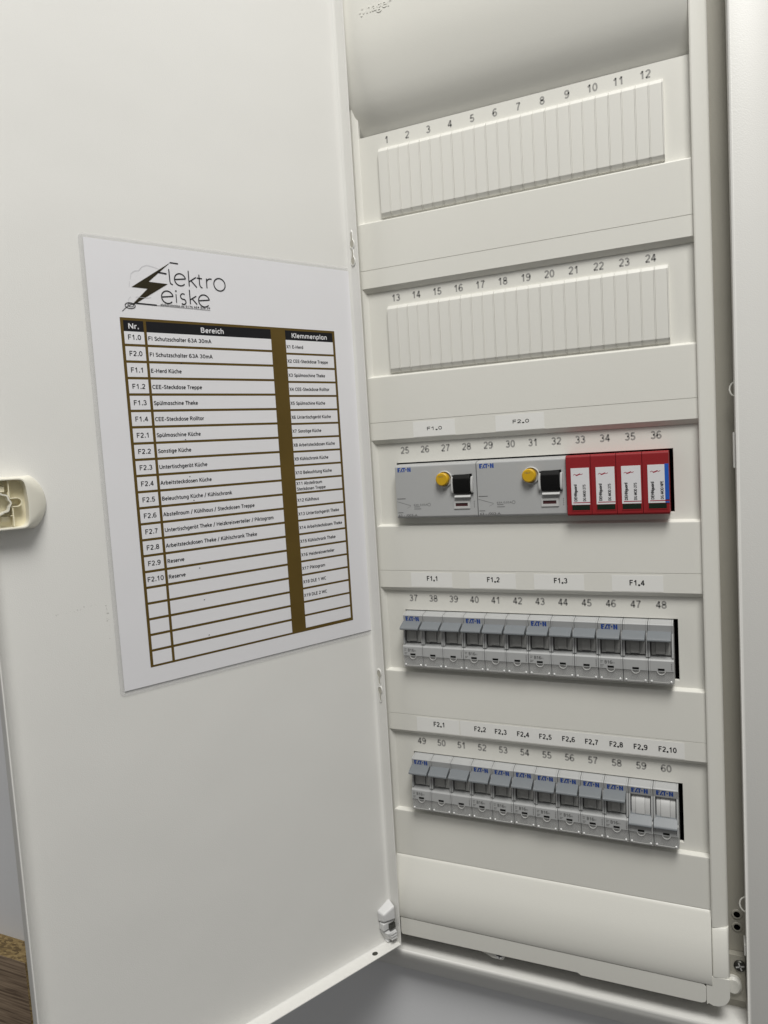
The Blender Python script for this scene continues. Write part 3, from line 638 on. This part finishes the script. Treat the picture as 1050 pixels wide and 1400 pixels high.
# ------------------------------------------------------------------ circuit breakers (one pole at a time; meshes shared between poles)
PW = 17.7
_pole = {}
def pole_meshes():
    m = {}
    full = [(8,45),(-0.4,45),(-1.6,44.7),(-7.8,43.5),(-8.6,42.7),(-7.3,36.4)]
    low = [(-11.6,18.0),(-12.4,17.0),(-12.4,9.3),(-10.6,9.1),(-10.2,0.6),(-9.6,0),(8,0)]
    b = new()
    prism(b, full + [(-4.0,35.8),(-4.0,19.6),(-5.2,19.2)] + low, 1.45, PW-1.45, 'x')
    cheek = full + [(-9.2,30),(-10.2,24),(-10.6,19.0),(-9.0,18.2)] + low
    prism(b, cheek, 0.16, 1.44, 'x'); prism(b, cheek, PW-1.44, PW-0.16, 'x')
    m['body'] = finish(b, 'body', 0.22, 2); m['body'].materials.append(M['grey'])
    # lever up: blue-grey wedge leaning out; lever down: hanging low over the front
    b = new(); prism(b, [(-7.75,38.0),(-11.4,36.5),(-15.6,34.7),(-16.6,33.9),(-16.8,32.8),(-15.9,32.1),(-8.0,32.6),(-4.5,34.8)], -0.1, PW-1.6, 'x')
    m['lever_up'] = finish(b, 'lever', 0.3, 2); m['lever_up'].materials.append(M['lever'])
    b = new(); prism(b, [(-5.0,22.6),(-9.6,21.8),(-14.6,17.2),(-15.2,16.0),(-15.0,15.2),(-14.2,15.0),(-12.7,15.4),(-12.7,18.2),(-6,20.3)], 0.3, PW-0.9, 'x')
    m['lever_down'] = finish(b, 'lever', 0.3, 2); m['lever_down'].materials.append(M['lever'])
    def hub():
        b = new()
        prism(b, [(-4.2,35.2),(-6.2,33),(-7.4,30),(-8.0,26),(-8.2,22),(-7.6,20.2),(-4.2,20.0)], 2.2, 5.2, 'x')
        prism(b, [(-4.2,35.2),(-6.8,33),(-8.2,30),(-9.0,26),(-9.2,22.4),(-8.4,21.0),(-4.2,21)], 5.3, 11.7, 'x')
        prism(b, [(-4.2,35.2),(-6.2,33),(-7.4,30),(-8.0,26),(-8.2,22),(-7.6,20.2),(-4.2,20.0)], 11.8, 15.5, 'x')
        return finish(b, 'toggle_hub', 0.2, 2)
    m['hub'] = hub(); m['hub'].materials.append(M['hub'])
    m['hub2'] = hub(); m['hub2'].materials.append(M['hublight'])
    b = new(); quad(b, 6.6, 11.2, 9.9, 11.5, -12.46); m['window'] = finish(b, 'status_window', recalc=False); m['window'].materials.append(M['black'])
    b = new()
    # clear terminal cover with a rounded tongue and two studs
    tongue = [(0.3,8.9),(5.9,8.9)] + [(8.9+3.1*math.cos(t), 9.6-2.9*math.sin(t)*1.0) for t in [math.radians(166-19*i) for i in range(9)]] + [(11.9,8.9),(PW-0.3,8.9),(PW-0.3,0.2),(0.3,0.2)]
    prism(b, [(0.3,9.0),(PW-0.3,9.0),(PW-0.3,0.0),(0.3,0.0)], -12.2, -10.9, 'y')
    m['cover'] = finish(b, 'terminal_cover', 0.25, 2); m['cover'].materials.append(M['clear'])
    b = new(); loft(b, [circ(8.9,9.6,-12.4,3.1,24), circ(8.9,9.6,-12.75,2.9,24), circ(8.9,9.6,-12.75,2.55,24), circ(8.9,9.6,-12.4,2.4,24)])
    for v in list(b.verts):
        if v.co.z > 9.3: v.co.z = 9.3
    m['tongue'] = finish(b, 'cover_tongue', 0, sharp=60); m['tongue'].materials.append(M['rimclear'])
    b = new()
    for x in (2.1, PW-2.1): disc(b, x, 1.9, -12.9, -12.1, 0.75, 12, bev=0.3)
    m['stud'] = finish(b, 'cover_stud'); m['stud'].materials.append(M['dot'])
    b = new(); prism(b, [(1.4,1.0),(PW-1.4,1.0),(PW-1.4,1.35),(1.4,1.35)], -12.5, -12.15, 'y')
    m['edge'] = finish(b, 'cover_edge'); m['edge'].materials.append(M['rimclear'])
    b = new(); brand(b, 2.3, 40.0, 12.0, 3.9, 0)
    for v in b.verts: v.co.y = -8.6 + (42.7-v.co.z)*0.2063 - 0.07
    m['brand'] = finish(b, 'brand_lettering', recalc=False); m['brand'].materials.append(M['blue'])
    b = new(); strokes(b, 'B16', 4.6, 14.2, 2.5, -12.46, 0.19, width=5.2)
    for z, x1 in ((14.9,3.4),(13.7,3.0),(11.6,4.0),(10.6,3.2)): quad(b, 1.5, x1, z, z+0.4, -12.46)
    quad(b, 10.3, 10.7, 13.2, 14.4, -12.46); quad(b, 11.3, 11.6, 13.2, 14.4, -12.46)
    m['rating'] = finish(b, 'rating_print', recalc=False); m['rating'].materials.append(M['tiny'])
    b = new()
    for k in range(4): quad(b, PW-1.9, PW-1.5, 10.6+1.3*k, 11.5+1.3*k, -12.46)
    m['code'] = finish(b, 'code_print', recalc=False); m['code'].materials.append(M['tiny'])
    return m
PM = pole_meshes()
def breaker(r, k0, n, label, group, off=False, dy=0.0):
    x0 = -105.5 + PW*k0; z0 = ROWZ[r] - 56.0
    t = thing('circuit_breaker', label, 'circuit breaker', (x0, dy, z0), group=group)
    for i in range(n):
        L = (PW*i, 0, 0)
        def q(name, key): return obj(name, PM[key], 'grey', t, loc=L)
        q('body', 'body'); q('lever', 'lever_down' if off else 'lever_up'); q('toggle_hub', 'hub2' if off else 'hub')
        q('status_window', 'window'); cv = q('terminal_cover', 'cover')
        for key, nm in (('tongue','cover_tongue'),('stud','cover_stud'),('edge','cover_edge')):
            obj(nm, PM[key], 'dot', cv)
        if i == 0:
            q('brand_lettering', 'brand')
            if not off: q('rating_print', 'rating')
        if i == n-1: q('code_print', 'code')
    return t
for j, (k0, nm, nums) in enumerate(((0,'F1.1','37 to 39'),(3,'F1.2','40 to 42'),(6,'F1.3','43 to 45'),(9,'F1.4','46 to 48'))):
    breaker(3, k0, 3, '%s three-pole breaker of the upper breaker row, numbers %s' % (('leftmost', 'second from left', 'third from left', 'rightmost')[j], nums), 'three-pole circuit breakers', dy=random.uniform(-.25,.25))
breaker(4, 0, 3, 'only three-pole circuit breaker in the bottom row, at its left end below sticker F2.1', 'three-pole circuit breakers')
SPL = ['single-pole breaker right beside the bottom three-pole one, under number %d', 'second single-pole breaker from the left in the bottom row, under number %d', 'third single-pole breaker from the left in the bottom row, under number %d', 'fourth single-pole breaker from the left in the bottom row, under number %d', 'fifth single-pole breaker from the left in the bottom row, under number %d', 'sixth single-pole breaker from the left in the bottom row, under number %d', 'seventh single-pole breaker, last one with lever up, under number %d', 'left of the two single-pole breakers switched down, under number %d', 'rightmost bottom breaker, lever switched down, beside the black gap, under number %d']
for j in range(9):
    offp = j >= 7
    breaker(4, 3+j, 1, SPL[j] % (52+j), 'single-pole circuit breakers', off=offp, dy=random.uniform(-.3,.3))

# ------------------------------------------------------------------ the two residual current devices
def rcd(x0, label):
    RW = 69.35; z0 = ROWZ[2] - 56.1
    t = thing('residual_current_device', label, 'safety switch', (x0,0,z0), group='residual current devices')
    b = new()
    prism(b, [(8,44.6),(-1.0,44.6),(-8.2,43.6),(-9.4,42.8),(-9.8,41.6),(-9.8,1.6),(-9.2,0.5),(-8,0),(8,0)], 0, RW, 'x')
    obj('body', b, 'grey', t, bevel=0.35)
    b = new(); brand(b, 2.4, 40.0, 11.8, 3.6, -9.86); obj('brand_lettering', b, 'blue', t, recalc=False)
    bt = new(); loft(bt, [circ(43.2,31.2,-9.7,6.6), circ(43.2,31.2,-11.0,6.4), circ(43.2,31.2,-11.2,6.0), circ(43.2,31.2,-9.9,5.5)]); bc = obj('button_collar', bt, 'hublight', t, sharp=50)
    bt = new(); disc(bt, 42.2, 31.1, -14.8, -9.6, 5.3, 32, bev=0.9); tb_ = obj('test_button', bt, 'yellow', t, sharp=40)
    bt = new(); text(bt, 'TEST', 41.4, 33.2, 0.9, -14.86, align='C', width=4.6); obj('button_print', bt, 'tiny', tb_, recalc=False)
    bt = new(); text(bt, 'TEST', 42.6, 22.6, 1.3, -9.86, align='C', width=3.6); obj('test_print', bt, 'tiny', t, recalc=False)
    # toggle: black rocker in a framed well
    b = new(); prism(b, [(49.2,33.8),(66.0,34.6),(66.2,18.6),(50.8,18.8)], -9.95, -9.82, 'y'); obj('toggle_well', b, 'black', t)
    b = new(); prism(b, [(-9.9,34.4),(-13.0,33.6),(-14.4,31.0),(-13.8,25),(-12.6,19.6),(-9.9,18.9)], 51.0, 64.8, 'x'); obj('toggle', b, 'black', t, bevel=0.5)
    b = new()
    for xa, xb in ((49.0,50.7),(65.2,67.0)): prism(b, [(-9.7,32.6),(-11.6,32.0),(-13.0,27),(-13.0,21.6),(-12.0,19.6),(-9.7,19.2)], xa, xb, 'x')
    obj('toggle_cheek', b, 'hublight', t, bevel=0.4)
    b = new(); prism(b, [(-9.7,18.2),(-11.4,17.8),(-12.6,16.6),(-12.6,16.0),(-9.7,15.4)], 51.4, 64.6, 'x'); obj('toggle_sill', b, 'hublight', t, bevel=0.3)
    b = new(); loft(b, [rect(50.0,63.4,6.8,13.4,-9.7), rect(50.2,63.2,7.0,13.2,-10.5), rect(51.4,61.6,8.9,11.5,-10.5), rect(51.4,61.6,8.9,11.5,-9.9)]); fr = obj('status_frame', b, 'hublight', t)
    b = new(); quad(b, 51.2, 61.8, 8.8, 11.6, -9.92); obj('status_flag', b, 'maroon', fr, recalc=False)
    b = new()
    ribbon(b, [(0.4,14.0),(12.6,10.4)], 0.28, -9.86); ribbon(b, [(9.0,8.2),(12.6,10.0)], 0.15, -9.86)
    quad(b, 0.8, 8.2, 15.9, 16.5, -9.86)
    text(b, '63A 0,03A', 15.2, 10.9, 1.5, -9.86, width=12.0); ribbon(b, arc(28.6,10.9,1.2,0,360,16), 0.3, -9.86)
    for z, x1 in ((9.0,20.5),(7.3,21.5)): quad(b, 15.4, x1, z, z+0.5, -9.86)
    obj('rating_print', b, 'tiny', t, recalc=False); b = new()
    for k in range(4): quad(b, 66.6, 67.1, 7.6+1.5*k, 8.5+1.5*k, -9.86)
    obj('code_print', b, 'tiny', t, recalc=False); b = new()
    quad(b, 1.0, 5.5, 4.4, 5.0, -9.86); text(b, '63 - /003-A', 1.2, 2.4, 1.7, -9.86, width=16.8, bold=0.02)
    obj('type_print', b, 'tiny', t, recalc=False)
rcd(-104.3, 'grey safety switch with yellow test button under numbers 25 to 28, sticker F1.0')
rcd(-34.4, 'grey safety switch with yellow test button under numbers 29 to 32, beside the red modules')

# ------------------------------------------------------------------ red surge protector with four plug-in modules
SP0 = 35.5; SW = 17.95; z0 = ROWZ[2] - 56.6
spd = thing('surge_protector', 'red surge protector of four plug-in modules with white labels at the row end', 'surge protector', (SP0,0,z0))
b = new(); bx(b, 0.2, 71.6, -6.0, 8, 0.4, 45.0); obj('base', b, 'red', spd)
def module(i):
    x = SW*i
    b = new(); prism(b, [(-5.9,45.2),(-11.0,45.2),(-12.4,44.4),(-12.8,43.2),(-12.8,1.4),(-12.2,0.4),(-11,0),(-5.9,0)], x+0.12, x+SW-0.12, 'x')
    bd = obj('plug_in_module', b, 'red', spd, bevel=0.3)
    xa, xb = x+3.6, x+16.9
    if i == 3: xb = x+15.0
    def s(nm, m, f, **k):
        bb = new(); f(bb); return obj(nm, bb, m, bd, **k)
    s('module_label', 'white', lambda q: bx(q, xa, xb, -13.15, -12.7, 8.3, 35.6), bevel=0.1)
    if i == 3: s('blue_stripe', 'bluestripe', lambda q: (bx(q, xb+0.02, x+17.7, -13.15, -12.7, 10.6, 36.0), bx(q, xb+0.02, x+17.7, -13.12, -12.7, 8.3, 9.3)))
    s('label_rule', 'redink', lambda q: quad(q, xa+1.2, x+17.6 if i == 3 else xb, 9.6, 10.2, -13.22), recalc=False)
    s('window_glass', 'darkgreen', lambda q: bx(q, xa+0.2, xb-0.2 if i < 3 else xb+0.8, -12.95, -12.7, 4.3, 8.0), bevel=0.15)
    def edge(q):
        loft(q, [rect(xa-0.3, (xb if i < 3 else x+16.4)+0.3, 3.5, 8.25, -12.75), rect(xa-0.2, (xb if i < 3 else x+16.4)+0.2, 3.6, 8.2, -13.05), rect(xa+0.2, (xb if i < 3 else x+16.4)-0.2, 4.2, 8.05, -13.05), rect(xa+0.2, (xb if i < 3 else x+16.4)-0.2, 4.2, 8.05, -12.9)])
    s('window_edge', 'redink' if False else 'red', edge)
    def tx(q):
        strokes(q, 'DEHNguard', xa+3.0, 10.9, 2.1, -13.22, 0.22, width=12.4, rot=math.pi/2)
        strokes(q, 'DG MOD NPE' if i == 3 else 'DG MOD 275', xa+9.4, 10.9, 2.0, -13.22, 0.19, width=12.8 if i == 3 else 12.2, rot=math.pi/2)
    s('module_lettering', 'blackgrey', tx, recalc=False)
    def wave(q):
        p = [(xa+1.9+0.35*k, 31.0 + 0.75*math.sin(k*0.75)*(0.6+0.4*(k % 2))) for k in range(20)]
        ribbon(q, [(xa+1.8,30.5),(xa+2.9,31.2),(xa+3.8,30.5)], 0.4, -13.22); ribbon(q, [(xa+3.6,30.2),(xa+5.0,30.5),(xa+6.6,31.2)], 0.85, -13.22); ribbon(q, [(xa+6.4,31.5),(xa+7.4,30.6),(xa+8.6,31.3)], 0.4, -13.22)
    s('module_emblem', 'redink', wave, recalc=False)
for i in range(4): module(i)

# ------------------------------------------------------------------ label tape stickers
def sticker(label, x0, x1, z0, z1, words, cap=4.0, wid=None, y=-4.2):
    t = thing('label_sticker', label, 'label', (x0, y, z0), group='circuit label stickers')
    b = new(); bx(b, 0, x1-x0, -0.16, -0.01, 0, z1-z0); obj('tape', b, 'sticker', t)
    b = new()
    for s_, x, z, w_ in words: strokes(b, s_.replace('.', '·'), x-x0, z-z0, cap, -0.24, 0.19, width=w_)
    obj('printed_text', b, 'blackgrey', t, recalc=False)
sticker('white tape sticker printed F1.0 above the left safety switch', -88, -52, 10.2, 22.6, [('F1.0', -76.2, 16.4, 12.9)], 2.7)
sticker('white tape sticker printed F2.0 above the right safety switch', -18.6, 19.4, 10.2, 22.6, [('F2.0', -5.3, 16.9, 12.9)], 2.7)
for nm, x0, x1, tx0, tx1, z in (('F1.1',-97.6,-61.4,-83.5,-73.9,-107.2),('F1.2',-46.5,-8.5,-31.9,-21.8,-107.4),('F1.3',6.1,44.3,21.5,31.5,-107.3),('F1.4',64.7,100.8,77.2,87.6,-108.0)):
    sticker('%s white tape sticker above the upper breaker row, printed %s' % ({'F1.1':'leftmost','F1.2':'second','F1.3':'third','F1.4':'rightmost'}[nm], nm), x0, x1, -114.6, -102.4, [(nm, tx0, z, tx1-tx0)], 4.0)
sticker('white tape sticker printed F2.1 in the bottom row of labels', -100, -62.2, -239.6, -227.2, [('F2.1', -84.9, -232.2, 9.9)], 4.0)
words = [('F2.%d' % (2+j), x, z, 9.6) for j, (x, z) in enumerate(((-49.1,-232.6),(-31.7,-233.0),(-13.3,-233.1),(4.6,-233.2),(22.7,-233.2),(40.3,-233.5),(58.6,-233.4),(76.2,-233.5)))] + [('F2.10', 93.9, -233.4, 12.3)]
sticker('long white tape strip printed F2.2 to F2.10 in the bottom row', -61.2, 112.0, -239.6, -227.2, words, 4.0)

# ------------------------------------------------------------------ chipboard panel low on the left
cb = thing('chipboard_panel', 'brown wood-grain chipboard panel with raw top edge against the wall, bottom left', 'board', (-900, WALL-0.3, -1100))
def cpart(n, b, m, **k): return obj(n, b, m, cb, loc=(900, -(WALL-0.3), 1100), **k)
b = new(); bx(b, -1400, -603, -18.6, WALL-0.3, -1100, -563.2); cpart('core', b, 'chip')
b = new(); bx(b, -1400, -602.4, -19.4, -18.7, -1100, -563.0); cpart('decor_face', b, 'wood', bevel=0.2)
